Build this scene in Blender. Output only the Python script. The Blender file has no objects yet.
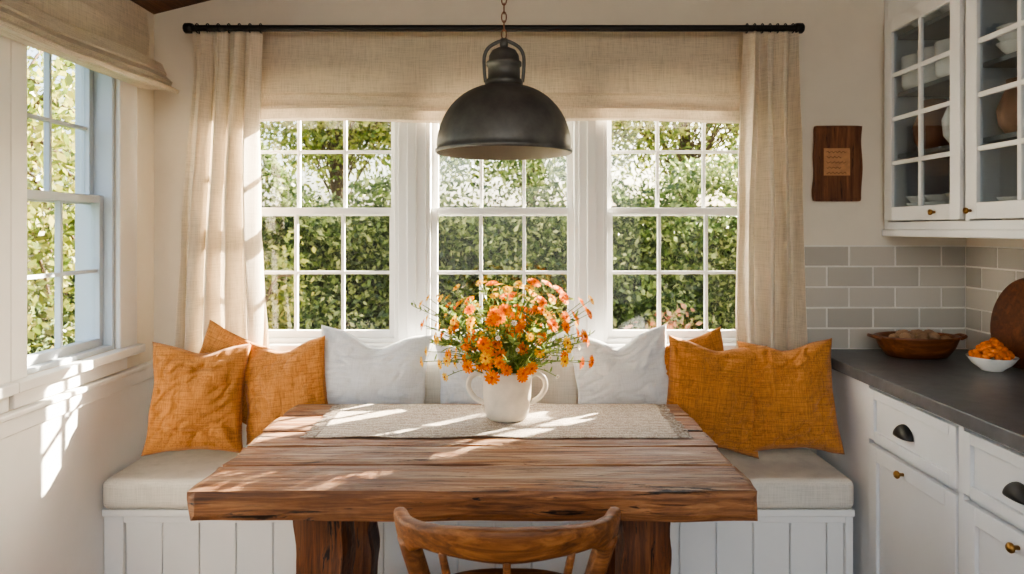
import bpy, bmesh, math, random
import numpy as np
from mathutils import Vector, Matrix, Euler, noise as mnoise
random.seed(7); rng=np.random.default_rng(7)
S=bpy.context.scene
COL=S.collection
CAMZ=1.45; F=700.0
# ---------------------------------------------------------------- helpers
def group(name,loc=(0,0,0)):
    e=bpy.data.objects.new(name,None); e.location=loc; e.empty_display_size=.1
    COL.objects.link(e); return e
def adopt(o,p):
    if p is not None:
        o.parent=p; o.matrix_parent_inverse=Matrix.Translation(-Vector(p.location))
def mesh(name,verts,faces,mat,parent=None,smooth=False):
    m=bpy.data.meshes.new(name); m.from_pydata([tuple(v) for v in verts],[],faces); m.update()
    if smooth:
        m.polygons.foreach_set('use_smooth',[True]*len(m.polygons))
    o=bpy.data.objects.new(name,m); COL.objects.link(o)
    if mat is not None: m.materials.append(mat)
    adopt(o,parent); return o
def boxes(name,L,mat,bevel=0,parent=None,seg=2):
    V=[];Fc=[]
    for (x0,x1,y0,y1,z0,z1) in L:
        x0,x1=min(x0,x1),max(x0,x1);y0,y1=min(y0,y1),max(y0,y1);z0,z1=min(z0,z1),max(z0,z1)
        b=len(V)
        V+=[(x0,y0,z0),(x1,y0,z0),(x1,y1,z0),(x0,y1,z0),(x0,y0,z1),(x1,y0,z1),(x1,y1,z1),(x0,y1,z1)]
        Fc+=[tuple(b+i for i in f) for f in ((0,3,2,1),(4,5,6,7),(0,1,5,4),(1,2,6,5),(2,3,7,6),(3,0,4,7))]
    o=mesh(name,V,Fc,mat,parent)
    if bevel:
        md=o.modifiers.new('bevel','BEVEL'); md.width=bevel; md.segments=seg; md.limit_method='ANGLE'
    return o
def lathe(name,prof,mat,c=(0,0,0),parent=None,n=48,sx=1,sy=1,smooth=True):
    V=[];Fc=[]
    for (r,z) in prof:
        for i in range(n):
            a=2*math.pi*i/n; V.append((c[0]+sx*r*math.cos(a),c[1]+sy*r*math.sin(a),c[2]+z))
    for j in range(len(prof)-1):
        for i in range(n):
            k=(i+1)%n; Fc.append((j*n+i,j*n+k,(j+1)*n+k,(j+1)*n+i))
    return mesh(name,V,Fc,mat,parent,smooth)
def tubes(name,paths,rad,mat,parent=None,res=3,cyclic=False):
    cu=bpy.data.curves.new(name,'CURVE'); cu.dimensions='3D'; cu.bevel_depth=rad; cu.bevel_resolution=res; cu.use_fill_caps=True
    for p in paths:
        sp=cu.splines.new('POLY'); sp.points.add(len(p)-1)
        for i,q in enumerate(p): sp.points[i].co=(q[0],q[1],q[2],1)
        sp.use_smooth=True; sp.use_cyclic_u=cyclic
    cu.materials.append(mat)
    o=bpy.data.objects.new(name,cu); COL.objects.link(o); adopt(o,parent); return o
def catmull(P,n=8):
    P=[Vector(p) for p in P]; out=[]
    Q=[P[0]]+P+[P[-1]]
    for i in range(1,len(Q)-2):
        for k in range(n):
            t=k/n; a,b,c,d=Q[i-1],Q[i],Q[i+1],Q[i+2]
            out.append(.5*((2*b)+(-a+c)*t+(2*a-5*b+4*c-d)*t*t+(-a+3*b-3*c+d)*t**3))
    out.append(P[-1]); return out
def lin(r,g,b):
    f=lambda c:(c/255/12.92) if c/255<=.04045 else ((c/255+.055)/1.055)**2.4
    return (f(r),f(g),f(b),1)
# ---------------------------------------------------------------- materials
class NT:
    def __init__(s,name):
        s.m=bpy.data.materials.new(name); s.m.use_nodes=True; s.t=s.m.node_tree; s.n=s.t.nodes; s.l=s.t.links
        s.b=s.n['Principled BSDF']; s.out=s.n['Material Output']; s.tc=s.n.new('ShaderNodeTexCoord')
    def new(s,t,**k):
        x=s.n.new(t)
        for a,v in k.items(): setattr(x,a,v)
        return x
    def noise(s,scale=(1,1,1),sc=5,detail=4,rough=.6,dist=0,rotz=0):
        mp=s.new('ShaderNodeMapping'); mp.inputs['Scale'].default_value=scale; mp.inputs['Rotation'].default_value=(0,0,rotz)
        s.l.new(s.tc.outputs['Object'],mp.inputs[0])
        n=s.new('ShaderNodeTexNoise'); n.inputs['Scale'].default_value=sc; n.inputs['Detail'].default_value=detail
        n.inputs['Roughness'].default_value=rough; n.inputs['Distortion'].default_value=dist
        s.l.new(mp.outputs[0],n.inputs['Vector']); return n.outputs['Fac']
    def ramp(s,src,stops):
        r=s.new('ShaderNodeValToRGB'); e=r.color_ramp.elements
        while len(e)<len(stops): e.new(.5)
        for i,(p,c) in enumerate(stops): e[i].position=p; e[i].color=c if len(c)==4 else (*c,1)
        s.l.new(src,r.inputs[0]); return r.outputs[0]
    def mix(s,fac,a,b,mode='MIX'):
        x=s.new('ShaderNodeMix',data_type='RGBA',blend_type=mode)
        for v,i in ((fac,0),(a,6),(b,7)):
            if hasattr(v,'is_output'): s.l.new(v,x.inputs[i])
            else: x.inputs[i].default_value=v
        return x.outputs[2]
    def math(s,op,a,b=0.5):
        x=s.new('ShaderNodeMath',operation=op)
        for v,i in ((a,0),(b,1)):
            if hasattr(v,'is_output'): s.l.new(v,x.inputs[i])
            else: x.inputs[i].default_value=v
        return x.outputs[0]
    def bump(s,h,st=.3,dist=.01):
        x=s.new('ShaderNodeBump'); x.inputs['Strength'].default_value=st; x.inputs['Distance'].default_value=dist
        s.l.new(h,x.inputs['Height']); s.l.new(x.outputs[0],s.b.inputs['Normal']); return x
    def col(s,c):
        if hasattr(c,'is_output'): s.l.new(c,s.b.inputs['Base Color'])
        else: s.b.inputs['Base Color'].default_value=c
def dk(c,k): return (min(1,c[0]*k),min(1,c[1]*k),min(1,c[2]*k),1)
def plain(name,c,rough=.5,metal=0,var=.08,sc=6,bump=0,bsc=80):
    t=NT(name); n=t.noise(sc=sc); t.col(t.ramp(n,[(.3,dk(c,1-var)),(.7,dk(c,1+var))]))
    t.b.inputs['Roughness'].default_value=rough; t.b.inputs['Metallic'].default_value=metal
    if bump: t.bump(t.noise(sc=bsc),bump,.002)
    return t.m
def linen(name,c,transl=.25,var=.16,grid=None,bst=.5):
    t=NT(name)
    a=t.noise((260,260,10),1,3,.6); b=t.noise((14,14,380),1,3,.6); d=t.noise(sc=5)
    w=t.math('MULTIPLY',t.math('ADD',a,b),.5)
    c1=t.ramp(w,[(.38,dk(c,1-var*1.6)),(.5,c),(.64,dk(c,1+var))])
    c2=t.mix(t.math('MULTIPLY',d,.25),c1,dk(c,.86))
    if grid:
        sep=t.new('ShaderNodeSeparateXYZ'); t.l.new(t.tc.outputs['Object'],sep.inputs[0])
        fx=t.math('PINGPONG',sep.outputs[0],grid); fz=t.math('PINGPONG',sep.outputs[2],grid)
        m=t.math('LESS_THAN',t.math('MINIMUM',fx,fz),.0013)
        c2=t.mix(t.math('MULTIPLY',m,.45),c2,dk(c,.55))
    t.col(c2); t.b.inputs['Roughness'].default_value=.95
    t.b.inputs['Sheen Weight'].default_value=.15
    bp=t.bump(w,bst,.003)
    if transl:
        tr=t.new('ShaderNodeBsdfTranslucent'); t.l.new(c2,tr.inputs[0]); mx=t.new('ShaderNodeMixShader'); mx.inputs[0].default_value=transl
        t.l.new(t.b.outputs[0],mx.inputs[1]); t.l.new(tr.outputs[0],mx.inputs[2]); t.l.new(mx.outputs[0],t.out.inputs[0])
    return t.m
def wood(name,dark,mid,light,axis=0,rough=.5,grain=60,bump=.4,island=.0,crack=False,patch=.55,weather=0):
    t=NT(name)
    sc=[grain,grain,grain]; sc[axis]=grain*.045
    g=t.noise(tuple(sc),1,7,.7,.8)
    sc2=[7,7,7]; sc2[axis]=1.4
    p=t.noise(tuple(sc2),1,4,.65,1.5)
    c=t.ramp(g,[(.30,dark),(.5,mid),(.70,light)])
    c=t.mix(t.ramp(p,[(.36,(0,0,0,1)),(.66,(1,1,1,1))]),c,t.mix(patch,c,dk(dark,1.1)))
    gm=t.new('ShaderNodeNewGeometry')
    if weather:
        sx=t.new('ShaderNodeSeparateXYZ'); t.l.new(gm.outputs['Normal'],sx.inputs[0])
        up=t.math('GREATER_THAN',sx.outputs[2],.7)
        q=t.noise((2.2,11,3),1,5,.7,1.0); q=t.ramp(q,[(.42,(0,0,0,1)),(.62,(1,1,1,1))])
        f=t.math('MULTIPLY',t.math('MULTIPLY',up,q),weather)
        gc=t.ramp(g,[(.3,lin(96,76,60)),(.5,lin(158,134,110)),(.7,lin(200,178,154))])
        c=t.mix(f,c,gc)
    if island:
        hv=t.new('ShaderNodeHueSaturation'); t.l.new(c,hv.inputs['Color'])
        v=t.math('ADD',t.math('MULTIPLY',gm.outputs['Random Per Island'],island),1-island*.5); t.l.new(v,hv.inputs['Value']); c=hv.outputs[0]
    h=g
    if crack:
        sc3=[30,30,30]; sc3[axis]=2.2
        k=t.noise(tuple(sc3),1,7,.72,1.8)
        kk=t.ramp(k,[(.375,(0,0,0,1)),(.41,(1,1,1,1))])
        c=t.mix(kk,dk(dark,.3),c); h=t.math('MULTIPLY',g,kk)
    t.col(c); t.b.inputs['Roughness'].default_value=rough
    t.bump(h,bump,.004); return t.m
M={}
M['wall']=plain('wall_paint',lin(226,217,203),.85,var=.03,bump=.08,bsc=200)
M['white']=plain('white_trim_paint',lin(236,235,232),.45,var=.02)
M['cab']=plain('cabinet_paint',lin(216,218,220),.45,var=.02)
M['jamb']=plain('jamb_shade_paint',lin(190,198,206),.6,var=.03)  # blue-grey shade of the recessed left windows put into the colour
M['ceil']=wood('ceiling_wood',lin(60,38,24),lin(98,64,42),lin(125,85,58),1,.7)
M['floor']=wood('floor_wood',lin(96,66,44),lin(140,100,68),lin(170,128,90),1,.45,island=.3)
M['linen']=linen('linen_shade',lin(230,218,200),.36,.14)
M['curtain']=linen('linen_curtain',lin(238,228,212),.42,.12)
M['orange']=linen('mustard_linen',lin(188,126,64),.0,.3,grid=.028,bst=1.0)
M['wpil']=linen('white_linen',lin(214,216,218),.0,.08,bst=.7)
M['bench']=linen('oat_linen',lin(214,208,197),.0,.1)
M['ttop']=wood('table_top_wood',lin(68,40,24),lin(138,90,53),lin(184,134,88),0,.55,64,1.0,.3,True,.5,weather=.7)
M['tleg']=wood('table_leg_wood',lin(48,25,13),lin(108,62,32),lin(150,95,52),2,.5,50,.6,0,True)
M['chair']=wood('chair_wood',lin(66,38,20),lin(128,80,42),lin(170,116,68),0,.5,55,.5)
M['bowlw']=wood('bowl_wood',lin(74,38,18),lin(122,70,38),lin(158,98,56),0,.4,40,.2)
M['board']=wood('board_wood',lin(62,32,18),lin(112,64,36),lin(140,86,52),2,.45,40,.2)
M['plaque']=wood('plaque_wood',lin(70,38,24),lin(124,78,50),lin(160,108,74),2,.7,40,.6,0,True)
M['label']=plain('label_paper',lin(192,144,104),.8,var=.15,sc=40)
M['black']=plain('black_iron',lin(40,38,37),.45,.4)
M['pend']=plain('pendant_metal',lin(100,99,97),.48,.45,var=.25,sc=14)
M['pendin']=plain('pendant_enamel',lin(150,142,130),.5)
M['brass']=plain('aged_brass',lin(150,112,62),.35,.9)
M['stone']=plain('counter_stone',lin(92,94,98),.35,var=.22,sc=18,bump=.05)
t=NT('glazed_tile'); gm=t.new('ShaderNodeNewGeometry')
t.col(t.ramp(gm.outputs['Random Per Island'],[(0,lin(178,173,164)),(1,lin(206,200,190))])); t.b.inputs['Roughness'].default_value=.25; t.bump(t.noise(sc=14),.15,.006); M['tile']=t.m
M['grout']=plain('grout',lin(230,226,218),.9)
M['ceramic']=plain('ceramic_glaze',lin(206,196,180),.4,var=.1,sc=20,bump=.2,bsc=60)
M['china']=plain('white_china',lin(238,236,232),.25)
M['bronzejug']=plain('brown_stoneware',lin(130,84,58),.5,var=.2)
M['cabin']=plain('cabinet_interior',lin(120,128,132),.7)
M['fruit']=plain('orange_fruit',lin(206,112,34),.5,var=.3,sc=60)
M['nuts']=plain('garlic_skin',lin(150,118,90),.7,var=.3,sc=40)
def glass(name,tint,refl):
    t=NT(name); t.n.remove(t.b)
    tr=t.new('ShaderNodeBsdfTransparent'); tr.inputs[0].default_value=tint
    gl=t.new('ShaderNodeBsdfGlossy'); gl.inputs['Roughness'].default_value=.02
    mx=t.new('ShaderNodeMixShader'); mx.inputs[0].default_value=refl
    t.l.new(tr.outputs[0],mx.inputs[1]); t.l.new(gl.outputs[0],mx.inputs[2]); t.l.new(mx.outputs[0],t.out.inputs[0]); return t.m
M['glass']=glass('window_glass',(.97,.98,.98,1),.03)
M['cglass']=glass('cabinet_glass',(.88,.92,.95,1),.12)
def leafmat(name,cols,transl=.45,rough=.45,patchy=None):
    t=NT(name); gm=t.new('ShaderNodeNewGeometry')
    n=len(cols); c=t.ramp(gm.outputs['Random Per Island'],[(i/(n-1),k) for i,k in enumerate(cols)])
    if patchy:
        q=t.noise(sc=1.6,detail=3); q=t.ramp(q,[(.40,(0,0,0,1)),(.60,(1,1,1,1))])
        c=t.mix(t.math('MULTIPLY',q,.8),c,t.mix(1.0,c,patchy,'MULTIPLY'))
    t.col(c); t.b.inputs['Roughness'].default_value=rough
    tr=t.new('ShaderNodeBsdfTranslucent'); t.l.new(c,tr.inputs[0]); mx=t.new('ShaderNodeMixShader'); mx.inputs[0].default_value=transl
    t.l.new(t.b.outputs[0],mx.inputs[1]); t.l.new(tr.outputs[0],mx.inputs[2]); t.l.new(mx.outputs[0],t.out.inputs[0]); return t.m
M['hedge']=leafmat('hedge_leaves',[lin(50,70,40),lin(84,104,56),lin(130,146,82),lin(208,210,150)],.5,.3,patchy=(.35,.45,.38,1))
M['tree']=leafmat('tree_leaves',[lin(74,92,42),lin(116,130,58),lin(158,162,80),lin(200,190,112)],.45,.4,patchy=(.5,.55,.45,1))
M['shrub']=leafmat('shrub_leaves',[lin(120,70,52),lin(168,104,78),lin(196,156,126),lin(104,116,68)])
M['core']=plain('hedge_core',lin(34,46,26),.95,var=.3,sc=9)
M['grass']=plain('lawn',lin(98,116,58),.95,var=.3,sc=3)
M['bark']=plain('bark',lin(78,62,48),.9,var=.3,sc=20)
M['opet']=leafmat('orange_petals',[lin(232,112,4),lin(244,142,8),lin(248,168,24)],.35,.7)
M['ypet']=leafmat('yellow_petals',[lin(244,184,24),lin(250,208,60)],.35,.7)
M['wpet']=leafmat('white_petals',[lin(236,232,210),lin(250,248,236)],.4,.6)
M['fcen']=plain('flower_centre',lin(180,90,8),.8)
M['stem']=plain('stem_green',lin(96,120,54),.6)
M['fleaf']=leafmat('flower_leaves',[lin(84,108,56),lin(124,148,76),lin(170,182,104)],.45)
# ---------------------------------------------------------------- room
YB=3.10; XL=-1.60; XR=2.00; YF=-2.6
def zc(x): return 2.40+.25*(x-XL)
ox0,ox1,oz0,oz1=-1.24,1.115,.945,2.11
boxes('wall_back',[(XL-.15,ox0,YB,YB+.15,0,3.5),(ox0,ox1,YB,YB+.15,0,oz0),(ox0,ox1,YB,YB+.15,oz1,3.5),(ox1,XR+.15,YB,YB+.15,0,3.5)],M['wall'])
A=(2.27,2.80); B=(1.25,2.13); lz0,lz1=.97,2.16
boxes('wall_left',[(XL-.15,XL,A[1],YB,0,2.5),(XL-.15,XL,B[1],A[0],0,2.5),(XL-.15,XL,YF,B[0],0,2.5),
   (XL-.15,XL,A[0],A[1],0,lz0),(XL-.15,XL,B[0],B[1],0,lz0),(XL-.15,XL,A[0],A[1],lz1,2.5),(XL-.15,XL,B[0],B[1],lz1,2.5)],M['wall'])
boxes('wall_right',[(XR,XR+.15,YF,YB,0,3.5)],M['wall'])
boxes('wall_front',[(XL-.15,-1.3,YF-.15,YF,0,3.5),(1.6,XR+.15,YF-.15,YF,0,3.5),(-1.3,1.6,YF-.15,YF,0,.5),(-1.3,1.6,YF-.15,YF,2.4,3.5)],M['wall'])
pl=[]
x=XL
while x<XR-.01:
    pl.append((x,min(x+.137,XR),YF,YB,-.04,0)); x+=.14
boxes('floor',pl,M['floor'],.0015,seg=1)
boxes('subfloor_slab',[(XL-.15,XR+.15,YF-.15,YB+.15,-.12,-.04)],M['grout'])
x0,x1=XL-.15,XR+.15
mesh('ceiling',[(x0,YF-.15,zc(x0)),(x1,YF-.15,zc(x1)),(x1,YB+.15,zc(x1)),(x0,YB+.15,zc(x0)),(x0,YF-.15,zc(x0)+.1),(x1,YF-.15,zc(x1)+.1),(x1,YB+.15,zc(x1)+.1),(x0,YB+.15,zc(x0)+.1)],
  [(0,3,2,1),(4,5,6,7),(0,1,5,4),(1,2,6,5),(2,3,7,6),(3,0,4,7)],M['ceil'])
boxes('trim_1',[(ox0-.09,ox1+.09,YB-.055,YB,oz0-.032,oz0)],M['white'],.006)
boxes('trim_2',[(ox0-.085,ox0,YB-.02,YB,oz0,oz1),(ox1,ox1+.085,YB-.02,YB,oz0,oz1),(ox0-.085,ox1+.085,YB-.02,YB,oz1,oz1+.09)],M['white'],.004)
boxes('trim_3',[(-.517,-.393,YB-.012,YB+.15,oz0,oz1),(.281,.392,YB-.012,YB+.15,oz0,oz1),(-.475,-.435,YB-.026,YB-.012,oz0,oz1),(.317,.357,YB-.026,YB-.012,oz0,oz1)],M['white'],.004)
boxes('trim_4',[(XL,XL+.022,.2,YB,.80,.855),(XL,XL+.035,.2,YB,.855,.875)],M['white'],.005)
boxes('wainscot_left',[(XL,XL+.012,.2,YB-.013,.01,.80)],M['white'],.002)  # wainscot panel on the left wall
boxes('wainscot_back',[(XL+.013,1.30,YB-.012,YB,.01,.91)],M['white'],.002)  # wainscot panel below the back windows
cs=[]
for a,b in (A,B):
    cs+=[(XL,XL+.02,a-.075 if a>2 else a-.09,a,lz0,lz1),(XL,XL+.02,b,b+(.13 if b>2.5 else .065),lz0,lz1),(XL,XL+.05,a-.08,b+.14 if b>2.5 else b+.06,lz0-.035,lz0),(XL,XL+.018,a-.06,b+.06,lz0-.09,lz0-.035)]
boxes('trim_5',cs,M['white'],.004)
# windows ---------------------------------------------------------
def window(name,mp,u0,u1,v0,v1,matF,cols=3):
    g=group(name,mp((u0+u1)/2,.08,(v0+v1)/2))
    def bx(n,L,mat,bev=.003):
        LL=[]
        for (a,b,c,d,e,f) in L:
            p=mp(a,c,e);q=mp(b,d,f); LL.append((p[0],q[0],p[1],q[1],p[2],q[2]))
        return boxes(n,LL,mat,bev,g)
    j=.018
    bx('jamb',[(u0,u0+j,.0,.15,v0,v1),(u1-j,u1,.0,.15,v0,v1),(u0+j,u1-j,.0,.15,v1-j,v1),(u0+j,u1-j,.0,.15,v0,v0+j)],matF)
    a0,a1,b0,b1=u0+j,u1-j,v0+j,v1-j; mid=(b0+b1)/2; r=.027
    for nm,w,z0,z1 in (('lower_sash',.035,b0,mid+.018),('upper_sash',.075,mid-.018,b1)):
        L=[(a0,a0+r,w,w+.035,z0,z1),(a1-r,a1,w,w+.035,z0,z1),(a0+r,a1-r,w,w+.035,z0,z0+r+.005),(a0+r,a1-r,w,w+.035,z1-r-.003,z1)]
        for k in range(1,cols):
            c=a0+r+(a1-a0-2*r)*k/cols; L.append((c-.007,c+.007,w+.006,w+.029,z0+r,z1-r))
        c=(z0+z1)/2; L.append((a0+r,a1-r,w+.007,w+.028,c-.007,c+.007))
        bx(nm,L,matF,.002)
        bx(nm+'_glass',[(a0+r,a1-r,w+.016,w+.019,z0+r,z1-r)],M['glass'],0)
    return g
mb=lambda u,w,v:(u,YB+w,v)
ml=lambda u,w,v:(XL-w,u,v)
window('window_1',mb,ox0+.0,-.517,oz0,oz1,M['white'])
window('window_2',mb,-.393,.281,oz0,oz1,M['white'])
window('window_3',mb,.392,ox1,oz0,oz1,M['white'])
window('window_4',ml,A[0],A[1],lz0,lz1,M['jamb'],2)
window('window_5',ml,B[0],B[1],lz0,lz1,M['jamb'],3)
# ---------------------------------------------------------------- shades
def roman(name,mp,u0,u1,ztop,zbot,folds,n=60,out=.02):
    prof=[(.012,ztop)]
    z=zbot+.11
    prof+=[(.014,ztop-.1),(.016,(ztop+z)/2),(.018,z+.02)]
    d=out
    for k in range(folds):
        zz=z-.035*k
        prof+=[(d+.012,zz),(d+.022+.012*k,zz-.045),(d+.018+.012*k,zz-.058),(d+.006,zz-.035)]
    prof+=[(d+.012,zbot+.06),(d+.02,zbot+.01),(d+.008,zbot),(.004,zbot+.01),(.004,ztop)]
    V=[];Fc=[];m=len(prof)
    for i in range(n+1):
        u=u0+(u1-u0)*i/n
        for k,(w,z_) in enumerate(prof):
            wob=.006*mnoise.noise(Vector((u*4,z_*6,folds)))
            sag=.007*math.sin(u*5+z_*3) if k>3 and k<m-2 else 0
            V.append(mp(u,max(.002,w+wob),z_+sag))
    for i in range(n):
        for k in range(m-1): Fc.append((i*m+k,i*m+k+1,(i+1)*m+k+1,(i+1)*m+k))
    Fc.append(tuple(range(m))); Fc.append(tuple(n*m+k for k in reversed(range(m))))
    return mesh(name,V,Fc,M['linen'],None,False)
roman('roman_shade',lambda u,w,v:(u,YB-.028-w,v),-1.19,1.06,2.315,1.915,1)
roman('roman_shade',lambda u,w,v:(XL+.022+w*2.2,u,v),1.0,2.95,2.372,2.03,3,out=.03)
# rod
ry=2.975; rz=2.303
g=group('curtain_rod',(-.09,ry,rz))
tubes('rod',[[(-1.37,ry,rz),(1.19,ry,rz)]],.014,M['black'],g,4)
for s,xx in ((-1,-1.37),(1,1.19)):
    V=lathe('finial',[(0,0),(.02,0),(.022,.01),(.022,.03),(.016,.036),(0,.036)],M['black'],(0,0,0),None,24)
    V.rotation_euler=(0,s*math.pi/2,0); V.location=(xx,ry,rz); adopt(V,g)
boxes('brackets',[(xx-.012,xx+.012,YB-.006,YB,rz-.04,rz+.04) for xx in (-1.34,1.16)]+[(xx-.006,xx+.006,ry,YB-.006,rz-.024,rz-.012) for xx in (-1.34,1.16)],M['black'],.002,g)
rings=[]
for a,b in ((-1.35,-1.08),(.985,1.18)):
    for k in range(7):
        xx=a+(b-a)*k/6
        rings.append([(xx,ry+.019*math.cos(t_),rz+.019*math.sin(t_)) for t_ in np.linspace(0,2*math.pi,20,endpoint=False)])
tubes('rings',rings,.0025,M['black'],g,2,cyclic=True)
def curtain(name,L,R,zt,zb,nf,seed):
    nu,nv=160,70; V=[];Fc=[]
    for j in range(nv+1):
        v=j/nv; z=zt+(zb-zt)*v
        l=np.interp(v,[p[0] for p in L],[p[1] for p in L]); r=np.interp(v,[p[0] for p in R],[p[1] for p in R])
        for i in range(nu+1):
            u=i/nu
            uu=u+.07*mnoise.noise(Vector((u*2.5,v*1.6,seed)))*min(1,v*3+.3)
            ph=uu*nf*2*math.pi
            amp=(.034+.026*mnoise.noise(Vector((u*3,v*1.4,seed+9))))*(.5+.5*min(1,v*3))
            w2=.010*mnoise.noise(Vector((u*9,v*5,seed+3)))*min(1,v*4)+.004*math.sin(ph*2.3+v*4)
            x=l+(r-l)*(u+.018*math.sin(ph*2+1))
            V.append((x,ry-.002+amp*math.sin(ph)+w2,z+(.005*math.sin(ph) if j in(0,nv) else 0)))
    for j in range(nv):
        for i in range(nu):
            a=j*(nu+1)+i; Fc.append((a,a+1,a+nu+2,a+nu+1))
    o=mesh(name,V,Fc,M['curtain'],None,True)
    md=o.modifiers.new('thick','SOLIDIFY'); md.thickness=.002; return o
curtain('curtain_panel',[(0,-1.375),(.12,-1.37),(.5,-1.42),(1,-1.45)],[(0,-1.07),(.3,-1.095),(.6,-1.09),(1,-1.04)],rz-.015,.87,4.3,1)
curtain('curtain_panel',[(0,.965),(.3,.955),(.6,.945),(1,.93)],[(0,1.20),(.2,1.20),(.6,1.215),(1,1.235)],rz-.015,.87,3.7,4)
# ---------------------------------------------------------------- bench
bx0,bx1,by0,by1=XL+.014,1.305,2.68,YB-.014
g=group('window_bench',(-.1,2.9,.2))
boxes('bench_base',[(bx0,bx1,by0+.045,by1,0,.345)],M['white'],0,g)
boxes('bench_top',[(bx0,bx1,by0+.005,by1,.345,.372)],M['white'],.004,g)
boxes('face_frame',[(bx0,bx0+.075,by0+.02,by0+.045,0,.345),(bx1-.03,bx1,by0+.02,by0+.045,0,.345),(bx0+.075,bx1-.03,by0+.02,by0+.045,.315,.345),(bx0+.075,bx1-.03,by0+.02,by0+.045,0,.09)],M['white'],.003,g)
L=[];x=bx0+.079
while x<bx1-.04:
    L.append((x,min(x+.139,bx1-.032),by0+.031,by0+.0449,.09,.315)); x+=.143
boxes('bead_boards',L,M['white'],.004,g)
def softbox(name,x0,x1,y0,y1,z0,z1,mat,r=.04,parent=None):
    bm=bmesh.new(); bmesh.ops.create_cube(bm,size=1)
    for v in bm.verts: v.co=Vector(((x0+x1)/2+v.co.x*(x1-x0),(y0+y1)/2+v.co.y*(y1-y0),(z0+z1)/2+v.co.z*(z1-z0)))
    bmesh.ops.bevel(bm,geom=bm.edges[:],offset=r,segments=5,profile=.6,affect='EDGES')
    me=bpy.data.meshes.new(name); bm.to_mesh(me); bm.free()
    o=bpy.data.objects.new(name,me); COL.objects.link(o); me.materials.append(mat)
    me.polygons.foreach_set('use_smooth',[True]*len(me.polygons)); adopt(o,parent); return o
g=group('bench_seat_cushion',(-.1,2.88,.43))
softbox('cushion_body',bx0+.003,bx1-.004,by0-.012,by1-.005,.374,.492,M['bench'],.035,g)
tubes('piping',[[(bx0+.02,by0-.008,.467),(bx1-.02,by0-.008,.467)],[(bx0+.02,by0-.008,.398),(bx1-.02,by0-.008,.398)]],.0035,M['bench'],g,2)
# ---------------------------------------------------------------- pillows
def pillow(name,loc,w,h,t,mat,tilt=-12,yaw=0,roll=0,seed=0,chop=.0):
    n=56; V=[];Fc=[]
    for side in (1,-1):
        for j in range(n+1):
            for i in range(n+1):
                u=-1+2*i/n; v=-1+2*j/n
                px=u*(1-.10*(1-v*v)) ; pz=v*(1-.10*(1-u*u))
                cf=math.exp(-(u/.38)**2)
                if v>0: pz-=chop*cf*v**1.5; px*=(1-.06*chop*v)
                th=((1-u*u)*(1-v*v))**.40
                if v>0: th*=1-.5*min(1,chop*3)*math.exp(-(u/.2)**2)*v
                wr=.16*mnoise.noise(Vector((u*1.7+seed*3,v*1.7,seed)))+.10*mnoise.noise(Vector((u*4+seed,v*3.2,seed+2)))
                e=max(abs(u),abs(v)); ang=math.atan2(1.02-abs(v),1.02-abs(u))
                cr=.18*math.sin(ang*9+seed)*max(0,e-.4)
                rd=mnoise.noise(Vector((u*2.2+v*1.2+seed*5,(v-u*.4)*5,seed+8)))
                fold=-.20*math.exp(-(rd/.08)**2)*max(0,min(1,2*e-.3))
                th=max(0,th*(1+wr+cr+fold))
                px+=.035*mnoise.noise(Vector((v*2,seed,u)));pz+=.035*mnoise.noise(Vector((u*2,seed+7,v)))
                V.append((px*w/2,side*-t/2*th,pz*h/2))
    N=(n+1)**2
    for s in (0,1):
        for j in range(n):
            for i in range(n):
                a=s*N+j*(n+1)+i; f=(a,a+1,a+n+2,a+n+1); Fc.append(f if s==0 else f[::-1])
    o=mesh(name,V,Fc,mat,None,True)
    bm=bmesh.new(); bm.from_mesh(o.data); bmesh.ops.remove_doubles(bm,verts=bm.verts,dist=.0004); bmesh.ops.recalc_face_normals(bm,faces=bm.faces); bm.to_mesh(o.data); bm.free()
    o.matrix_world=Matrix.Translation(loc)@Matrix.Rotation(math.radians(yaw),4,'Z')@Matrix.Rotation(math.radians(tilt),4,'X')@Matrix.Rotation(math.radians(roll),4,'Y')
    return o
def P(px,py,d): return ((px-515)*d/F,d,CAMZ-(py-229)*d/F)
def pil(px,py,d,wp,hp,t,mat,**k):
    return pillow('throw_pillow',P(px,py,d),wp*d/F,hp*d/F,t,mat,**k)
pil(231,374,2.92,84,82,.06,M['orange'],yaw=4,roll=24,seed=3,tilt=-3)
pil(198,398,2.83,94,110,.17,M['orange'],yaw=14,roll=3,seed=1,chop=.10,tilt=-9)
pil(286,390,2.90,92,98,.13,M['orange'],yaw=-6,roll=-8,seed=2,chop=.12,tilt=-6)
pil(373,375,2.945,116,90,.12,M['wpil'],yaw=4,roll=6,seed=5,chop=.30,tilt=-5)
pil(482,382,2.95,92,82,.10,M['wpil'],yaw=0,roll=-3,seed=8,chop=.14,tilt=-4)
pil(622,376,2.945,102,92,.12,M['wpil'],yaw=-5,roll=-7,seed=6,chop=.28,tilt=-5)
pil(694,376,2.93,80,80,.06,M['orange'],yaw=0,roll=-16,seed=11,tilt=-3)
pil(713,396,2.885,100,112,.14,M['orange'],yaw=-2,roll=6,seed=9,chop=.10,tilt=-5)
pil(789,396,2.85,92,112,.17,M['orange'],yaw=-14,roll=-4,seed=10,chop=.10,tilt=-9)
g=group('bench_back_cushions',(-.1,3.04,.65))
for i,(a,b) in enumerate(((-.98,-.42),(-.41,.28),(.29,.86))):
    softbox('back_cushion_%d'%(i+1),a,b,3.03,YB-.016,.494,.875,M['bench'],.022,g)
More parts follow.
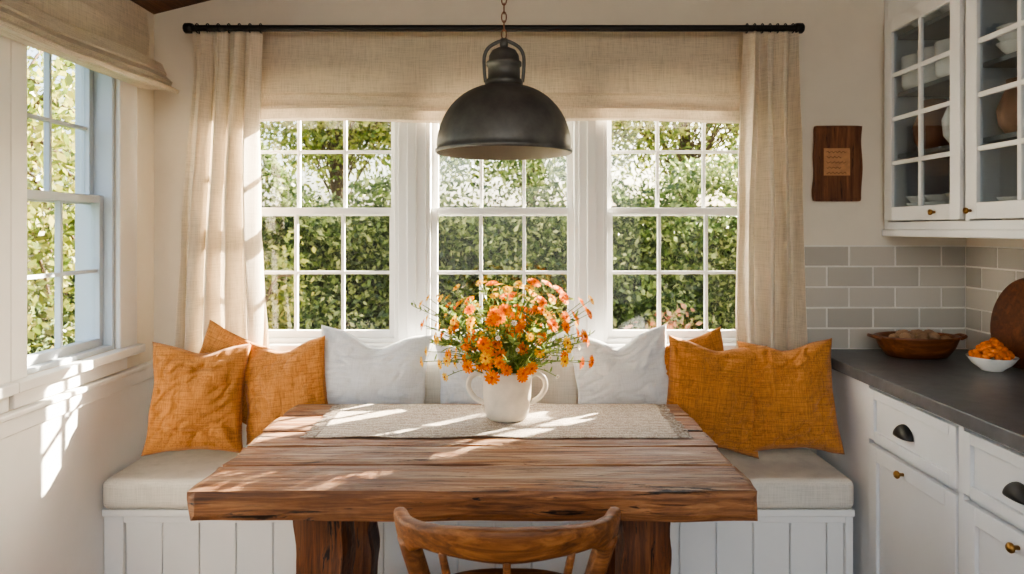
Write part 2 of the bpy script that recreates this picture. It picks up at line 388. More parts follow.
# ---------------------------------------------------------------- table
tx0,tx1,ty0,ty1=-.88,.665,1.877,2.825
def plank(V,Fc,x0,x1,y0,y1,z0,z1,seed,rough=.004,nx=70,ny=5,nz=4,edge=.004):
    def P3(a,b,c): return Vector((x0+(x1-x0)*a,y0+(y1-y0)*b,z0+(z1-z0)*c))
    idx={}
    def vid(i,j,k):
        key=(i,j,k)
        if key not in idx:
            p=P3(i/nx,j/ny,k/nz)
            e=rough
            d=Vector((mnoise.noise(p*9+Vector((seed,0,0))),mnoise.noise(p*6+Vector((0,seed,3))),mnoise.noise(Vector((p.x*5,p.y*22,p.z*8))+Vector((3,seed,0)))))
            d=Vector((d.x*(2.2 if i in(0,nx) else 0),d.y*(1.8 if j in (0,ny) else 0),d.z*(.5 if k in(0,nz) else 0)))*e
            cx=(i in(0,nx))+(j in(0,ny))+(k in(0,nz))
            if cx>=2:
                c=P3(.5,.5,.5); q=p-c; s=edge
                if j in(0,ny): d.y-=math.copysign(s,q.y)
                if k in(0,nz): d.z-=math.copysign(s*.8,q.z)
                if i in(0,nx): d.x-=math.copysign(s,q.x)
            idx[key]=len(V); V.append(p+d)
        return idx[key]
    for i in range(nx):
        for j in range(ny):
            Fc.append((vid(i,j,nz),vid(i+1,j,nz),vid(i+1,j+1,nz),vid(i,j+1,nz)))
            Fc.append((vid(i,j,0),vid(i,j+1,0),vid(i+1,j+1,0),vid(i+1,j,0)))
    for i in range(nx):
        for k in range(nz):
            Fc.append((vid(i,0,k),vid(i+1,0,k),vid(i+1,0,k+1),vid(i,0,k+1)))
            Fc.append((vid(i,ny,k),vid(i,ny,k+1),vid(i+1,ny,k+1),vid(i+1,ny,k)))
    for j in range(ny):
        for k in range(nz):
            Fc.append((vid(0,j,k),vid(0,j,k+1),vid(0,j+1,k+1),vid(0,j+1,k)))
            Fc.append((vid(nx,j,k),vid(nx,j+1,k),vid(nx,j+1,k+1),vid(nx,j,k+1)))
g=group('rustic_dining_table',(-.107,2.35,.4))
V=[];Fc=[]
ys=[ty0,2.09,2.27,2.44,2.64,ty1]
for i in range(5):
    plank(V,Fc,tx0+random.uniform(-.006,.006),tx1+random.uniform(-.006,.006),ys[i]+.0008,ys[i+1]-.0008,.66,.75,i*3.7,.006,edge=.006)
mesh('table_top',V,Fc,M['ttop'],g)
V=[];Fc=[]
for (a,b) in ((-.645,-.50),(.315,.462)):
    for (c,d) in ((2.05,2.20),(2.44,2.59)):
        plank(V,Fc,a,b,c,d,0,.66,a*5+c,.008,5,5,24)
    plank(V,Fc,a+.02,b-.02,2.20,2.44,.54,.66,a,.005,4,6,4)
    plank(V,Fc,a+.02,b-.02,2.20,2.44,.12,.22,a,.005,4,6,4)
plank(V,Fc,-.50,.315,2.28,2.37,.13,.21,8,.005,40,4,4)
mesh('trestle_legs',V,Fc,M['tleg'],g)
# runner
n1,n2=90,36; V=[];Fc=[]
ra,rb,rc,rd=-.675,.555,2.335,2.775
for j in range(n2+1):
    for i in range(n1+1):
        u=i/n1;v=j/n2
        x=ra+(rb-ra)*u; y=rc+(rd-rc)*v
        z=.7525+.006*max(0,mnoise.noise(Vector((x*5,y*7,2))))+.004*max(0,mnoise.noise(Vector((x*14,y*3,5))))
        e=.016*mnoise.noise(Vector((x*3,0,1)))*(1 if v<.5 else -1)*abs(2*v-1)
        V.append((x+.02*mnoise.noise(Vector((0,y*5,u>.5)))*abs(2*u-1),y+e,z))
for j in range(n2):
    for i in range(n1):
        a=j*(n1+1)+i; Fc.append((a,a+1,a+n1+2,a+n1+1))
g=group('table_runner',(-.06,2.55,.755))
t=NT('runner_stripes'); sep=t.new('ShaderNodeSeparateXYZ'); t.l.new(t.tc.outputs['Object'],sep.inputs[0])
w=t.noise((40,420,1),1,3); w2=t.noise((420,60,1),1,3)
st=t.math('PINGPONG',sep.outputs[1],.010); st=t.math('LESS_THAN',st,.003)
c=t.ramp(t.math('MULTIPLY',t.math('ADD',w,w2),.5),[(.4,lin(140,124,110)),(.5,lin(190,178,162)),(.62,lin(226,217,203))])
c=t.mix(t.math('MULTIPLY',st,.55),c,lin(120,100,86))
t.col(c); t.b.inputs['Roughness'].default_value=.95; t.bump(w,.6,.003)
o=mesh('cloth',V,Fc,t.m,g,True); md=o.modifiers.new('s','SOLIDIFY'); md.thickness=.002; md.offset=1
fr=[]
for s,xx in ((-1,ra),(1,rb)):
    for k in range(80):
        y=rc+(rd-rc)*(k+.5)/80
        fr.append([(xx-s*.008,y,.7555),(xx+s*.015,y+random.uniform(-.004,.004),.7545),(xx+s*random.uniform(.028,.045),y+random.uniform(-.01,.01),.7525)])
tubes('fringe',fr,.0014,t.m,g,1)
# ---------------------------------------------------------------- jug
jx,jy=(507-515)*2.565/F,2.565
g=group('two_handled_ceramic_jug',(jx,jy,.757))
jz=.7585
prof=[(0,0),(.066,0),(.074,.006),(.082,.03),(.087,.07),(.089,.12),(.091,.165),(.094,.172),(.094,.178),(.089,.180),(.085,.172),(.084,.12),(.08,.05),(.06,.02),(0,.018)]
lathe('jug_body',prof,M['ceramic'],(jx,jy,jz),g,56)
for s in (-1,1):
    tubes('handle',[catmull([(jx+s*.085,jy,jz+.152),(jx+s*.108,jy,jz+.162),(jx+s*.135,jy,jz+.145),(jx+s*.14,jy,jz+.11),(jx+s*.118,jy,jz+.075),(jx+s*.083,jy,jz+.055)],8)],.0095,M['ceramic'],g,5)
# flowers
g=group('flower_bouquet',(jx,jy,1.0))
heads=[];stems=[]
base=Vector((jx,jy,jz+.14))
ctr=Vector((jx,jy,jz+.30))
tries=0
while len(heads)<200 and tries<30000:
    tries+=1
    a=random.uniform(0,2*math.pi); r=random.random()**.6
    d=Vector((math.cos(a)*.33*r,math.sin(a)*.18*r,0))
    top=.215*math.sqrt(max(0,1-r*r*.7))
    d.z=random.uniform(-.09-.04*r,top)
    p=ctr+d
    if p.z<jz+.165: continue
    if all((p-h[0]).length>.027 for h in heads):
        y=abs(d.x)>.15 or d.z>.11
        q_=random.random()
        k='w' if q_<.08 else ('y' if q_<(.62 if y else .38) else 'o')
        heads.append((p,(d+Vector((0,-.10,.06))).normalized(),k))
PV={'o':([],[]),'y':([],[]),'c':([],[]),'w':([],[])}
for p,nrm,k in heads:
    R={'o':random.uniform(.020,.029),'y':random.uniform(.014,.023),'w':random.uniform(.008,.012)}[k]
    q=nrm.to_track_quat('Z','Y').to_matrix()
    Vs,Fs=PV[k]
    rings_=((1,11,.15),(.78,9,.45),(.5,7,.8)) if k=='o' else ((1,8,.3),(.6,6,.7))
    for rr,npt,lift in rings_:
        ph=random.random()*6
        for i in range(npt):
            a=ph+2*math.pi*i/npt; hw=math.pi/npt*1.15
            pts=[(.12*R,a,0),(.62*R*rr,a-hw*.8,lift*R*.35),(.95*R*rr,a-hw*.55,lift*R*.5),(1.03*R*rr,a,lift*R*.42),(.95*R*rr,a+hw*.55,lift*R*.5),(.62*R*rr,a+hw*.8,lift*R*.35)]
            b=len(Vs)
            for (r_,a_,z_) in pts:
                Vs.append(p+q@Vector((r_*math.cos(a_),r_*math.sin(a_),z_+random.uniform(-.001,.001))))
            Fs.append(tuple(range(b,b+6)))
    Vs,Fs=PV['c']; b=len(Vs); cr=R*(.22)
    for i in range(8):
        a=math.pi/4*i; Vs.append(p+q@Vector((cr*math.cos(a),cr*math.sin(a),R*.2)))
    Vs.append(p+q@Vector((0,0,R*.5)))
    for i in range(8): Fs.append((b+i,b+(i+1)%8,b+8))
    s0=base+Vector((random.uniform(-.05,.05),random.uniform(-.05,.05),0))
    midp=s0.lerp(p,.55)+Vector((0,0,.03))
    stems.append(catmull([s0,midp,p-nrm*.004],5))
mesh('orange_heads',*PV['o'],M['opet'],g); mesh('yellow_heads',*PV['y'],M['ypet'],g); mesh('white_filler',*PV['w'],M['wpet'],g); mesh('centres',*PV['c'],M['fcen'],g)
LV=[];LF=[]
def leaf(p,d,L,W):
    d=d.normalized(); s=d.cross(Vector((random.uniform(-1,1),random.uniform(-1,1),random.uniform(-1,1)))).normalized()
    b=len(LV)
    LV.extend([p,p+d*L*.35+s*W,p+d*L*.75+s*W*.7,p+d*L,p+d*L*.75-s*W*.7,p+d*L*.35-s*W]); LF.append(tuple(range(b,b+6)))
nh=len(stems)
for k in range(44):
    a=random.uniform(0,2*math.pi); r=random.uniform(.6,1.1)
    e=ctr+Vector((math.cos(a)*.32*r,math.sin(a)*.18*r,random.uniform(-.11,.19)*(1.25-r*.5)))
    if e.z<jz+.16: e.z=jz+.16+random.random()*.05
    s0=base+Vector((random.uniform(-.05,.05),random.uniform(-.05,.05),0))
    path=catmull([s0,s0.lerp(e,.5)+Vector((0,0,.04)),e],8); stems.append(path)
    for q in path[6:]:
        for _ in range(3):
            leaf(q,Vector((random.uniform(-1,1),random.uniform(-1,1),random.uniform(-.4,1))),random.uniform(.016,.036),random.uniform(.0025,.005))
for st_ in stems[:nh]:
    for q in st_[4:-2]:
        leaf(q,Vector((random.uniform(-1,1),random.uniform(-1,1),random.uniform(-.2,1))),random.uniform(.02,.034),random.uniform(.003,.006))
mesh('leaves',LV,LF,M['fleaf'],g); tubes('stems',stems,.0015,M['stem'],g,1)
# ---------------------------------------------------------------- pendant
cx,cy=(504-515)*2.35/F,2.35
g=group('pendant_lamp',(cx,cy,1.9))
R=.226; zr=1.703
out=[(R,0),(R+.004,.004),(R+.004,.012),(R-.002,.016)]
for a in np.linspace(.06,1.30,16): out.append((R*math.cos(a)**.85,.016+.215*math.sin(a)))
out+=[(.062,.230),(.064,.236),(.062,.246),(.054,.25),(.053,.292),(.059,.295),(.059,.306),(.052,.31),(.050,.328),(.040,.345),(.02,.355),(0,.357)]
lathe('dome_shade',out,M['pend'],(cx,cy,zr),g,72)
inn=[(R,0)]+[((R-.006)*math.cos(a)**.85,.012+.208*math.sin(a)) for a in np.linspace(.02,1.33,14)]+[(0,.222)]
lathe('dome_inside',inn,M['pendin'],(cx,cy,zr),g,72)
lathe('bulb',[(0,.05),(.02,.053),(.032,.075),(.034,.1),(.026,.13),(.016,.15),(.015,.2)],M['china'],(cx,cy,zr),g,24)
yk=[]
for s in (-1,1):
    yk.append(catmull([(cx+s*.062,cy,zr+.24),(cx+s*.066,cy,zr+.28),(cx+s*.066,cy,zr+.325),(cx+s*.052,cy,zr+.355),(cx+s*.02,cy,zr+.375),(cx,cy,zr+.378)],6))
tubes('yoke',yk,.006,M['pend'],g,3)
lathe('loop_boss',[(0,0),(.012,0),(.014,.012),(.012,.03),(0,.032)],M['pend'],(cx,cy,zr+.355),g,20)
lk=[];z=zr+.40;k=0
top=zc(cx)-.02
while z<top:
    pts=[]
    for t_ in np.linspace(0,2*math.pi,14,endpoint=False):
        a=.008*math.cos(t_);b=.018*math.sin(t_)
        pts.append((cx+(a if k%2==0 else 0),cy+(0 if k%2==0 else a),z+b))
    lk.append(pts); z+=.029;k+=1
tubes('chain',lk,.0022,M['bronzejug'],g,2,cyclic=True)
lathe('canopy',[(0,-.03),(.02,-.03),(.05,-.012),(.055,.0),(0,.0)],M['black'],(cx,cy,zc(cx)-.015),g,32)
# ---------------------------------------------------------------- chair
g=group('dining_chair',(-.02,1.8,.4))
hc=-.019
def railpt(s):
    return Vector((hc+.262*math.sin(s*1.35)/math.sin(1.35),1.60+.155*(1-math.cos(s*1.35))/(1-math.cos(1.35)),0))
def sst(a,b,x):
    t=max(0,min(1,(x-a)/(b-a))); return t*t*(3-2*t)
V=[];Fc=[];n=80;m=16
for i in range(n+1):
    s=-1+2*i/n; c=railpt(s); c2=railpt(min(1,s+.01)); c1_=railpt(max(-1,s-.01)); tg=(c2-c1_).normalized(); nn=Vector((tg.y,-tg.x,0))
    A_=abs(s)
    zt=.770-.016*sst(.1,.75,A_)+.008*sst(.8,.95,A_)
    zb=.682+.006*sst(0,.4,A_)-.045*sst(.6,.95,A_)
    endr=max(0,(A_-.93)/.07)
    hh=(zt-zb)/2*(1-.45*endr**2); zc_=(zt+zb)/2+.010*endr**2; th=.020*(1-.35*endr**2)
    for k in range(m):
        a=2*math.pi*k/m; ca,sa=math.cos(a),math.sin(a)
        ex=math.copysign(abs(ca)**.55,ca)*th; ez=math.copysign(abs(sa)**.55,sa)*hh
        V.append(c+nn*(ex+.012*(ez/hh))+Vector((0,0,zc_+ez)))
for i in range(n):
    for k in range(m): Fc.append((i*m+k,i*m+(k+1)%m,(i+1)*m+(k+1)%m,(i+1)*m+k))
Fc.append(tuple(range(m))[::-1]); Fc.append(tuple(n*m+k for k in range(m)))
mesh('top_rail',V,Fc,M['chair'],g,True)
def post(n_,a,b,r0,r1):
    a=Vector(a);b=Vector(b);d=(b-a); q=d.to_track_quat('Z','Y').to_matrix(); V=[];Fc=[];k=16;st=10
    for j in range(st+1):
        t_=j/st; r=(r0+(r1-r0)*t_)*(1+.12*math.sin(math.pi*t_))
        for i in range(k):
            an=2*math.pi*i/k; V.append(a+d*t_+q@Vector((r*math.cos(an),r*math.sin(an),0)))
    for j in range(st):
        for i in range(k): Fc.append((j*k+i,j*k+(i+1)%k,(j+1)*k+(i+1)%k,(j+1)*k+i))
    Fc.append(tuple(range(k))[::-1]); Fc.append(tuple(st*k+i for i in range(k)))
    return mesh(n_,V,Fc,M['chair'],g,True)
for i,s in enumerate((-.86,-.45,0,.45,.86)):
    c=railpt(s); big=abs(s)>.8
    post('back_post_%d'%(i+1) if big else 'spindle_%d'%i,(hc+(c.x-hc)*.74,c.y+.075-.03*abs(s),.455),(c.x,c.y,.70),.019 if big else .009,.025 if big else .009)
V=[];Fc=[]
pr=[(0,.436),(.80,.436),(.97,.442),(1,.455),(.98,.466),(.9,.47),(.6,.463),(.3,.458),(0,.457)]
for (r,z) in pr:
    for i in range(48):
        a=2*math.pi*i/48; ca,sa=math.cos(a),math.sin(a)
        ex=math.copysign(abs(ca)**.75,ca);ey=math.copysign(abs(sa)**.75,sa)
        V.append((hc+r*.215*ex*(1+.05*ey),1.84+r*.195*ey,z))
for j in range(len(pr)-1):
    for i in range(48): Fc.append((j*48+i,j*48+(i+1)%48,(j+1)*48+(i+1)%48,(j+1)*48+i))
mesh('seat',V,Fc,M['chair'],g,True)
k=1
for sx in (-1,1):
    for sy in (-1,1):
        post('leg_%d'%k,(hc+sx*.215,1.84+sy*.20,0),(hc+sx*.15,1.84+sy*.14,.44),.015,.019); k+=1
post('stretcher_1',(hc-.19,1.66,.2),(hc-.19,2.02,.2),.009,.009); post('stretcher_2',(hc+.19,1.66,.2),(hc+.19,2.02,.2),.009,.009)
post('stretcher_3',(hc-.19,1.84,.2),(hc+.19,1.84,.2),.009,.009)
# ---------------------------------------------------------------- lower cabinets
fx=1.33; XW=XR-.001; YW=YB-.013
g=group('base_cabinet',(1.66,2.0,.45))
boxes('carcass',[(fx+.02,XW,.2,YW,.1,.875),(fx+.07,XW,.2,YW,0,.1)],M['cab'],0,g)
doors=[(2.10,2.625),(1.555,2.075),(1.01,1.53),(.465,.985)]
ff=[(fx,fx+.02,2.63,YW,.02,.875),(fx,fx+.02,.2,2.63,.862,.875),(fx,fx+.02,.2,2.63,.02,.115)]
for a,b in doors: ff.append((fx,fx+.02,a-.025,a,.115,.862))
boxes('face_frame',ff,M['cab'],.002,g)
def shaker(a,b,z0,z1,fr=.05):
    a+=.004;b-=.004
    return [(fx-.006,fx+.014,a,a+fr,z0,z1),(fx-.006,fx+.014,b-fr,b,z0,z1),(fx-.006,fx+.014,a+fr,b-fr,z0,z0+fr),(fx-.006,fx+.014,a+fr,b-fr,z1-fr,z1)],[(fx+.006,fx+.016,a+fr-.002,b-fr+.002,z0+fr-.002,z1-fr+.002)]
D1=[];D2=[]
for a,b in doors:
    p,q=shaker(a,b,.668,.855,.034); D1+=p;D2+=q
    p,q=shaker(a,b,.122,.650,.055); D1+=p;D2+=q
boxes('door_frames',D1,M['cab'],.0025,g); boxes('door_panels',D2,M['cab'],0,g)
for a,b in doors:
    c=(a+b)/2+.03
    V=[];Fc=[];n=18;m=8;W=.047;H=.040;D=.026
    for j in range(m+1):
        for i in range(n+1):
            th=math.pi*i/n; ph=math.pi/2*j/m
            y=W*math.cos(th); z=H*math.sin(th)*math.cos(ph) ; xx=-D*(math.sin(th)**.5 if math.sin(th)>0 else 0)*math.sin(ph)
            V.append((fx+.005+xx-.001,c+y,.738+z))
    for j in range(m):
        for i in range(n):
            q=j*(n+1)+i; Fc.append((q,q+1,q+n+2,q+n+1))
    o=mesh('cup_pull',V,Fc,M['black'],g,True); md=o.modifiers.new('s','SOLIDIFY'); md.thickness=.003
    o=lathe('knob',[(0,0),(.006,0),(.006,.012),(.013,.018),(.014,.024),(.009,.03),(0,.031)],M['brass'],(0,0,0),None,20)
    o.rotation_euler=(0,-math.pi/2,0); o.location=(fx-.006,c-.005,.612); adopt(o,g)
boxes('countertop',[(1.30,XW,.2,YW,.875,.92)],M['stone'],.004,g)
# backsplash
def tiles(name,axis):
    L=[];rows=5;tw,th,gp=.196,.083,.008
    a0,a1=(1.275,XR-.012) if axis=='b' else (.25,YB-.012)
    for r in range(rows):
        z0=.925+r*(th+gp); off=(r%2)*.5*tw
        u=a0-off
        while u<a1:
            p,q=max(u,a0),min(u+tw,a1)
            if q-p>.01:
                if axis=='b': L.append((p,q,YB-.011,YB-.002,z0,z0+th))
                else: L.append((XR-.011,XR-.002,YB-.012-(q-a0),YB-.012-(p-a0),z0,z0+th))
            u+=tw+gp
    g=group(name,(1.64,YB,1.14) if axis=='b' else (XR,1.7,1.14))
    boxes('tile_field',L,M['tile'],.002,g)
    if axis=='b': boxes('grout_bed',[(1.27,XR-.008,YB-.008,YB-.001,.921,1.378)],M['grout'],0,g)
    else: boxes('grout_bed',[(XR-.008,XR-.001,.25,YB-.002,.921,1.378)],M['grout'],0,g)
tiles('subway_tile_backsplash','b'); tiles('subway_tile_backsplash','r')
# ---------------------------------------------------------------- upper cabinets
ux=1.634; u0,u1=1.43,2.70
g=group('glass_door_wall_cabinet',(1.8,2.2,2.0))
ya=1.0; YC=YB-.001
wd=[(2.545,3.065),(1.99,2.51),(1.435,1.955)]
boxes('carcass',[(ux+.02,XW,ya,YC,u0,u0+.03),(ux+.02,XW,ya,YC,u1-.2,u1),(ux+.02,XW,YB-.018,YC,u0+.03,u1-.2),(ux+.02,XW,ya,ya+.02,u0+.03,u1-.2),(ux+.02,XW,2.518,2.536,u0+.03,u1-.2),(ux+.02,XW,1.965,1.98,u0+.03,u1-.2)],M['cab'],0,g)
boxes('cabinet_back',[(XR-.012,XR-.001,ya+.02,YB-.018,u0+.03,u1-.2)],M['cabin'],0,g)
boxes('shelves',[(ux+.05,XR-.013,ya+.02,YB-.02,z,z+.018) for z in (1.76,2.03,2.28)],M['cabin'],.001,g)
ff=[(ux,ux+.02,YB-.03,YC,u0,u1),(ux,ux+.02,ya,YB-.03,u0,u0+.05),(ux,ux+.02,ya,YB-.03,2.36,u1)]
for a,b in wd: ff.append((ux,ux+.02,a-.03,a-.004,u0+.05,2.36))
boxes('face_frame',ff,M['cab'],.002,g)
boxes('light_rail',[(ux-.012,ux+.02,ya,YC,u0-.012,u0+.018)],M['cab'],.004,g)
boxes('crown',[(ux-.03,ux,ya,YC,2.60,2.70)],M['cab'],.01,g)
D1=[];D2=[]
z0,z1=u0+.055,2.355
for a,b in wd:
    f=.058
    D1+=[(ux-.018,ux+.004,a,a+f,z0,z1),(ux-.018,ux+.004,b-f,b,z0,z1),(ux-.018,ux+.004,a+f,b-f,z0,z0+f),(ux-.018,ux+.004,a+f,b-f,z1-f,z1)]
    D1.append((ux-.014,ux+.0,(a+b)/2-.009,(a+b)/2+.009,z0+f,z1-f))
    for k in range(1,4):
        zz=z0+f+(z1-z0-2*f)*k/4; D1.append((ux-.0135,ux+.0,a+f,b-f,zz-.009,zz+.009))
    D2.append((ux-.006,ux-.003,a+f,b-f,z0+f,z1-f))
    o=lathe('knob',[(0,0),(.005,0),(.005,.01),(.011,.015),(.011,.022),(0,.026)],M['brass'],(0,0,0),None,18)
    o.rotation_euler=(0,-math.pi/2,0); o.location=(ux-.018,b-.028 if a<2.5 else a+.15,z0+.03); adopt(o,g)
boxes('glazed_door_frames',D1,M['cab'],.002,g); boxes('door_glass',D2,M['cglass'],0,g)
def pot(n_,x,y,z,s,mat,kind=0):
    if kind==0: pr=[(0,0),(.04,0),(.06,.03),(.065,.08),(.05,.12),(.035,.15),(.04,.17),(.035,.168),(.03,.15),(0,.14)]
    elif kind==1: pr=[(0,0),(.03,0),(.06,.02),(.085,.055),(.088,.06),(.08,.056),(.05,.02),(0,.015)]
    else: pr=[(0,0),(.035,0),(.04,.01),(.042,.09),(.039,.092),(.037,.08),(0,.07)]
    lathe(n_,[(r*s,zz*s) for r,zz in pr],mat,(x,y,z),g,28)
for y in (2.96,2.83,2.69):
    for k in range(4): pot('bowl',1.725,y,1.461+.028*k,.72,M['china'],1)
pot('jug',1.735,2.90,1.778,1.2,M['bronzejug'],0); pot('jug',1.735,2.70,1.778,1.2,M['china'],0)
for y in (2.98,2.86,2.74,2.63): pot('cup',1.715,y,2.048,1.5,M['china'],2)
for y in (2.4,2.25,2.1):
    pot('jug',1.735,y,1.778,1.1,M['bronzejug'] if y!=2.25 else M['china'],0)
    for k in range(3): pot('bowl',1.725,y,2.048+.028*k,.72,M['china'],1); pot('bowl',1.725,y,1.461+.028*k,.72,M['china'],1)
for y in (2.95,2.75): pot('bowl',1.73,y,2.298,.8,M['china'],1)
# ---------------------------------------------------------------- plaque
g=group('wooden_wall_plaque',(1.42,YB-.01,1.74))
V=[];Fc=[]
plank(V,Fc,1.316,1.528,YB-.022,YB-.002,1.572,1.905,2.2,.004,16,3,24,edge=.003)
mesh('board',V,Fc,M['plaque'],g)
boxes('paper_label',[(1.357,1.472,YB-.0265,YB-.022,1.685,1.805)],M['label'],.001,g)
tubes('lettering',[[(1.368+.092*k/16,YB-.027,1.788-.023*r_+.0045*math.sin(k*2.1+r_)) for k in range(16-(r_%2)*4)] for r_ in range(5)],.0014,M['plaque'],g,1)
# ---------------------------------------------------------------- counter items
bxx,byy=1.665,2.90
g=group('wooden_bowl',(bxx,byy,.92))
lathe('bowl',[(0,0),(.10,0),(.12,.004),(.15,.04),(.168,.082),(.172,.088),(.164,.09),(.155,.078),(.13,.03),(.10,.016),(0,.014)],M['bowlw'],(bxx,byy,.921),g,48,1,.66)
tubes('bowl_handles',[catmull([(bxx+s*.165,byy-.03,1.0),(bxx+s*.19,byy-.02,1.008),(bxx+s*.19,byy+.02,1.008),(bxx+s*.165,byy+.03,1.0)],6) for s in (-1,1)],.007,M['bowlw'],g,3)
def blobs(name,pts,mat,parent):
    bm=bmesh.new()
    for (x,y,z,r) in pts:
        bmesh.ops.create_icosphere(bm,subdivisions=2,radius=r,matrix=Matrix.Translation((x,y,z))@Matrix.Diagonal((1,1,random.uniform(.75,.95),1)))
    me=bpy.data.meshes.new(name); bm.to_mesh(me); bm.free(); me.materials.append(mat)
    me.polygons.foreach_set('use_smooth',[True]*len(me.polygons))
    o=bpy.data.objects.new(name,me); COL.objects.link(o); adopt(o,parent)
blobs('garlic_bulbs',[(bxx+random.uniform(-.11,.11),byy+random.uniform(-.05,.05),.975+random.uniform(0,.04),random.uniform(.018,.03)) for _ in range(18)],M['nuts'],g)
wx,wy=1.785,2.62
g=group('fruit_bowl',(wx,wy,.92))
lathe('china_bowl',[(0,0),(.036,0),(.04,.006),(.065,.025),(.082,.05),(.084,.053),(.078,.051),(.055,.02),(0,.012)],M['china'],(wx,wy,.921),g,40)
blobs('orange_physalis',[(wx+math.cos(a)*r,wy+math.sin(a)*r,.921+.055+(.058-r)*1.0+random.uniform(-.004,.008),random.uniform(.012,.016)) for a,r in [(random.uniform(0,6.28),.062*random.random()**.55) for _ in range(80)]],M['fruit'],g)
o=lathe('round_cutting_board',[(0,0),(.165,0),(.172,.004),(.172,.02),(.165,.024),(0,.024)],M['board'],(0,0,0),None,56)
o.matrix_world=Matrix.Translation((1.932,2.64,1.093))@Matrix.Rotation(math.radians(-80),4,'Y')
# ---------------------------------------------------------------- garden
def leaves(name,pts,size,mat,parent=None,elong=.5):
    n=len(pts); d=rng.normal(size=(n,3)); d/=np.linalg.norm(d,axis=1)[:,None]
    e=rng.normal(size=(n,3)); s=np.cross(d,e); s/=np.linalg.norm(s,axis=1)[:,None]
    L=(size*(.6+.8*rng.random(n)))[:,None]
    V=np.empty((n,4,3)); V[:,0]=pts-d*L*.5; V[:,1]=pts+s*L*elong*.5; V[:,2]=pts+d*L*.5; V[:,3]=pts-s*L*elong*.5
    me=bpy.data.meshes.new(name); me.vertices.add(n*4); me.vertices.foreach_set('co',V.reshape(-1))
    me.loops.add(n*4); me.loops.foreach_set('vertex_index',np.arange(n*4,dtype=np.int32))
    me.polygons.add(n); me.polygons.foreach_set('loop_start',np.arange(0,n*4,4,dtype=np.int32)); me.polygons.foreach_set('loop_total',np.full(n,4,dtype=np.int32))
    me.update(calc_edges=True); me.materials.append(mat)
    o=bpy.data.objects.new(name,me); COL.objects.link(o); adopt(o,parent); return o
boxes('lawn_ground',[(-14,14,YB+.15,16,-.4,-.15),(-14,XL-.15,-8,YB+.15,-.4,-.15),(XR+.15,14,-8,YB+.15,-.4,-.15)],M['grass'])
def hedge(name,x0,x1,y0,y1,z1,n,size,mat,front):
    g=group(name,((x0+x1)/2,(y0+y1)/2,-.15))
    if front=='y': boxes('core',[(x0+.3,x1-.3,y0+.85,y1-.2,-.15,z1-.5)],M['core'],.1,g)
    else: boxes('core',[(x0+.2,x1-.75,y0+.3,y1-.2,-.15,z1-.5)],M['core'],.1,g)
    P_=rng.random((n,3)); k=int(n*.65)
    if front=='y': P_[:k,1]=rng.random(k)*.35
    else: P_[:k,0]=1-rng.random(k)*.35
    pts=np.array([x0,y0,-.15])+P_*np.array([x1-x0,y1-y0,z1+.15])
    lump=np.sin(pts[:,0]*2.3+pts[:,1]*1.3)*.12+np.sin(pts[:,2]*3.7+pts[:,0]*1.9)*.12+np.sin(pts[:,0]*6.1+pts[:,2]*5)*.06
    if front=='y': pts[:,1]+=lump*1.4
    else: pts[:,0]+=lump
    pts[:,2]+=np.where(pts[:,2]>z1-.6,lump*2.2,0)
    leaves('foliage',pts,size,mat,g)
hedge('garden_hedge',-5.0,6.0,6.6,8.0,2.2,115000,.064,M['hedge'],'y')
hedge('garden_hedge',-6.3,-4.4,1.5,6.2,2.0,40000,.065,M['hedge'],'x')
def tree(name,base,cz,rad,n,size,mat,clusters=40,spread=.17):
    g=group(name,base); b=Vector(base)
    br=[[b,b+Vector((.05,0,cz*.5)),b+Vector((0,.05,cz))]]
    cs=[]
    for k in range(clusters):
        d=Vector((random.gauss(0,1),random.gauss(0,1),random.gauss(0,.8))).normalized()*random.random()**.4
        c=b+Vector((0,0,cz))+Vector((d.x*rad[0],d.y*rad[1],d.z*rad[2])); cs.append(c)
        br.append(catmull([b+Vector((0,0,cz*.55+random.random()*cz*.3)),(b+Vector((0,0,cz))).lerp(c,.5)+Vector((0,0,.08)),c],4))
    tubes('branches',br[1:],.010,M['bark'],g,1); tubes('trunk',br[:1],.06,M['bark'],g,3)
    C=np.array(cs); idx=rng.integers(0,len(cs),n)
    pts=C[idx]+rng.normal(size=(n,3))*np.array(rad)*spread
    leaves('foliage',pts,size,mat,g)
tree('garden_tree',(-3.3,4.4,-.15),2.2,(.8,1.2,1.4),16000,.065,M['tree'],60)
tree('garden_tree',(-2.4,9.4,-.15),3.0,(2.0,.8,.9),12000,.08,M['tree'],60)
tree('garden_tree',(2.3,9.4,-.15),3.1,(2.0,.8,1.0),12000,.08,M['tree'],60)
tree('garden_tree',(.2,9.8,-.15),3.0,(1.6,.7,.7),6000,.08,M['tree'],50)
tree('garden_tree',(3.7,4.9,-.15),3.2,(.9,.8,.6),380,.09,M['tree'],22)  # out-of-view tree added in the sun path to dapple the light indoors
tree('garden_shrub',(-2.05,5.5,-.15),.95,(.45,.3,.85),2600,.06,M['tree'],20)
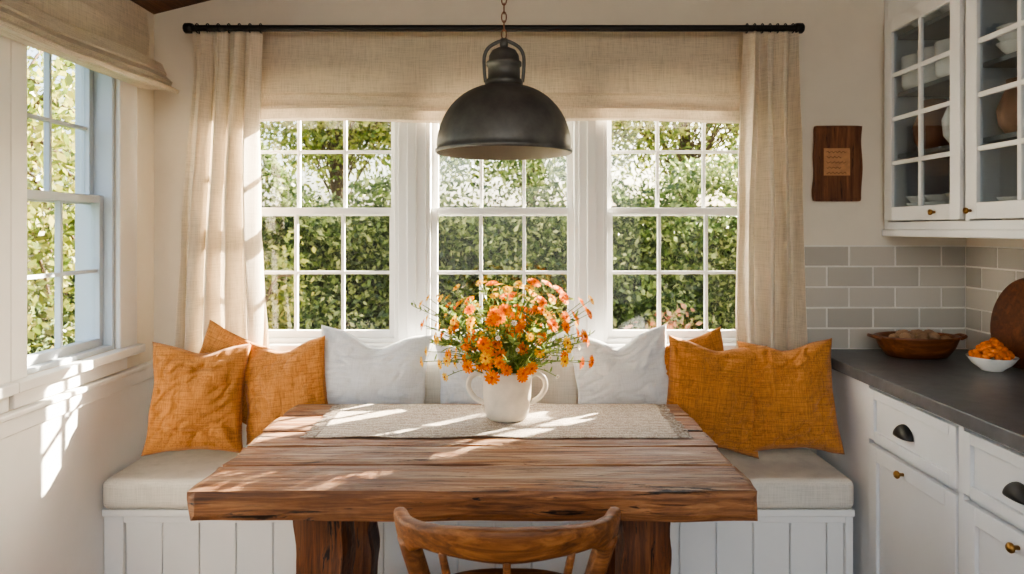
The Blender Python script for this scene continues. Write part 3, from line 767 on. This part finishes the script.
tree('garden_shrub',(1.25,5.5,-.15),.55,(.5,.3,.40),1300,.06,M['shrub'],18)
# ---------------------------------------------------------------- light
w=bpy.data.worlds.new('sky'); S.world=w; w.use_nodes=True
nt=w.node_tree; bg=nt.nodes['Background']; sk=nt.nodes.new('ShaderNodeTexSky')
sk.sky_type='NISHITA'; sk.sun_disc=False; sk.sun_elevation=math.radians(25); sk.sun_rotation=math.radians(50); sk.air_density=1.0; sk.dust_density=4
mxw=nt.nodes.new('ShaderNodeMix'); mxw.data_type='RGBA'; mxw.inputs[0].default_value=.35
nt.links.new(sk.outputs[0],mxw.inputs[6]); mxw.inputs[7].default_value=(2.3,2.15,1.95,1)
nt.links.new(mxw.outputs[2],bg.inputs[0]); bg.inputs[1].default_value=1.0
ld=bpy.data.lights.new('sun','SUN'); ld.energy=62; ld.color=(1,.87,.69); ld.angle=math.radians(.8)
so=bpy.data.objects.new('sun',ld); COL.objects.link(so); so.rotation_euler=Vector((-.66,-.56,-.40)).to_track_quat('-Z','Y').to_euler(); so.location=(6,6,6)
ld=bpy.data.lights.new('added_fill_light','AREA'); ld.shape='RECTANGLE'; ld.size=2.4; ld.size_y=1.6; ld.energy=27; ld.color=(1,.95,.88)  # unseen area fill added behind the camera to brighten the room
lo=bpy.data.objects.new('added_fill_light',ld); COL.objects.link(lo); lo.location=(.1,-.9,2.45); lo.rotation_euler=(math.radians(35),0,0)
# ---------------------------------------------------------------- camera
cd=bpy.data.cameras.new('camera'); cam=bpy.data.objects.new('camera',cd); COL.objects.link(cam)
cam.location=(0,0,CAMZ); cam.rotation_euler=(math.pi/2,0,0)
cd.sensor_width=36; cd.lens=F/1024*36; cd.shift_x=-3/1024; cd.shift_y=-58/1024; cd.clip_start=.05
cd.dof.use_dof=True; cd.dof.focus_distance=2.5; cd.dof.aperture_fstop=4.0
S.camera=cam
S.view_settings.view_transform='AgX'
try: S.view_settings.look='AgX - Medium High Contrast'
except Exception as e: print(e)
S.view_settings.exposure=0.55
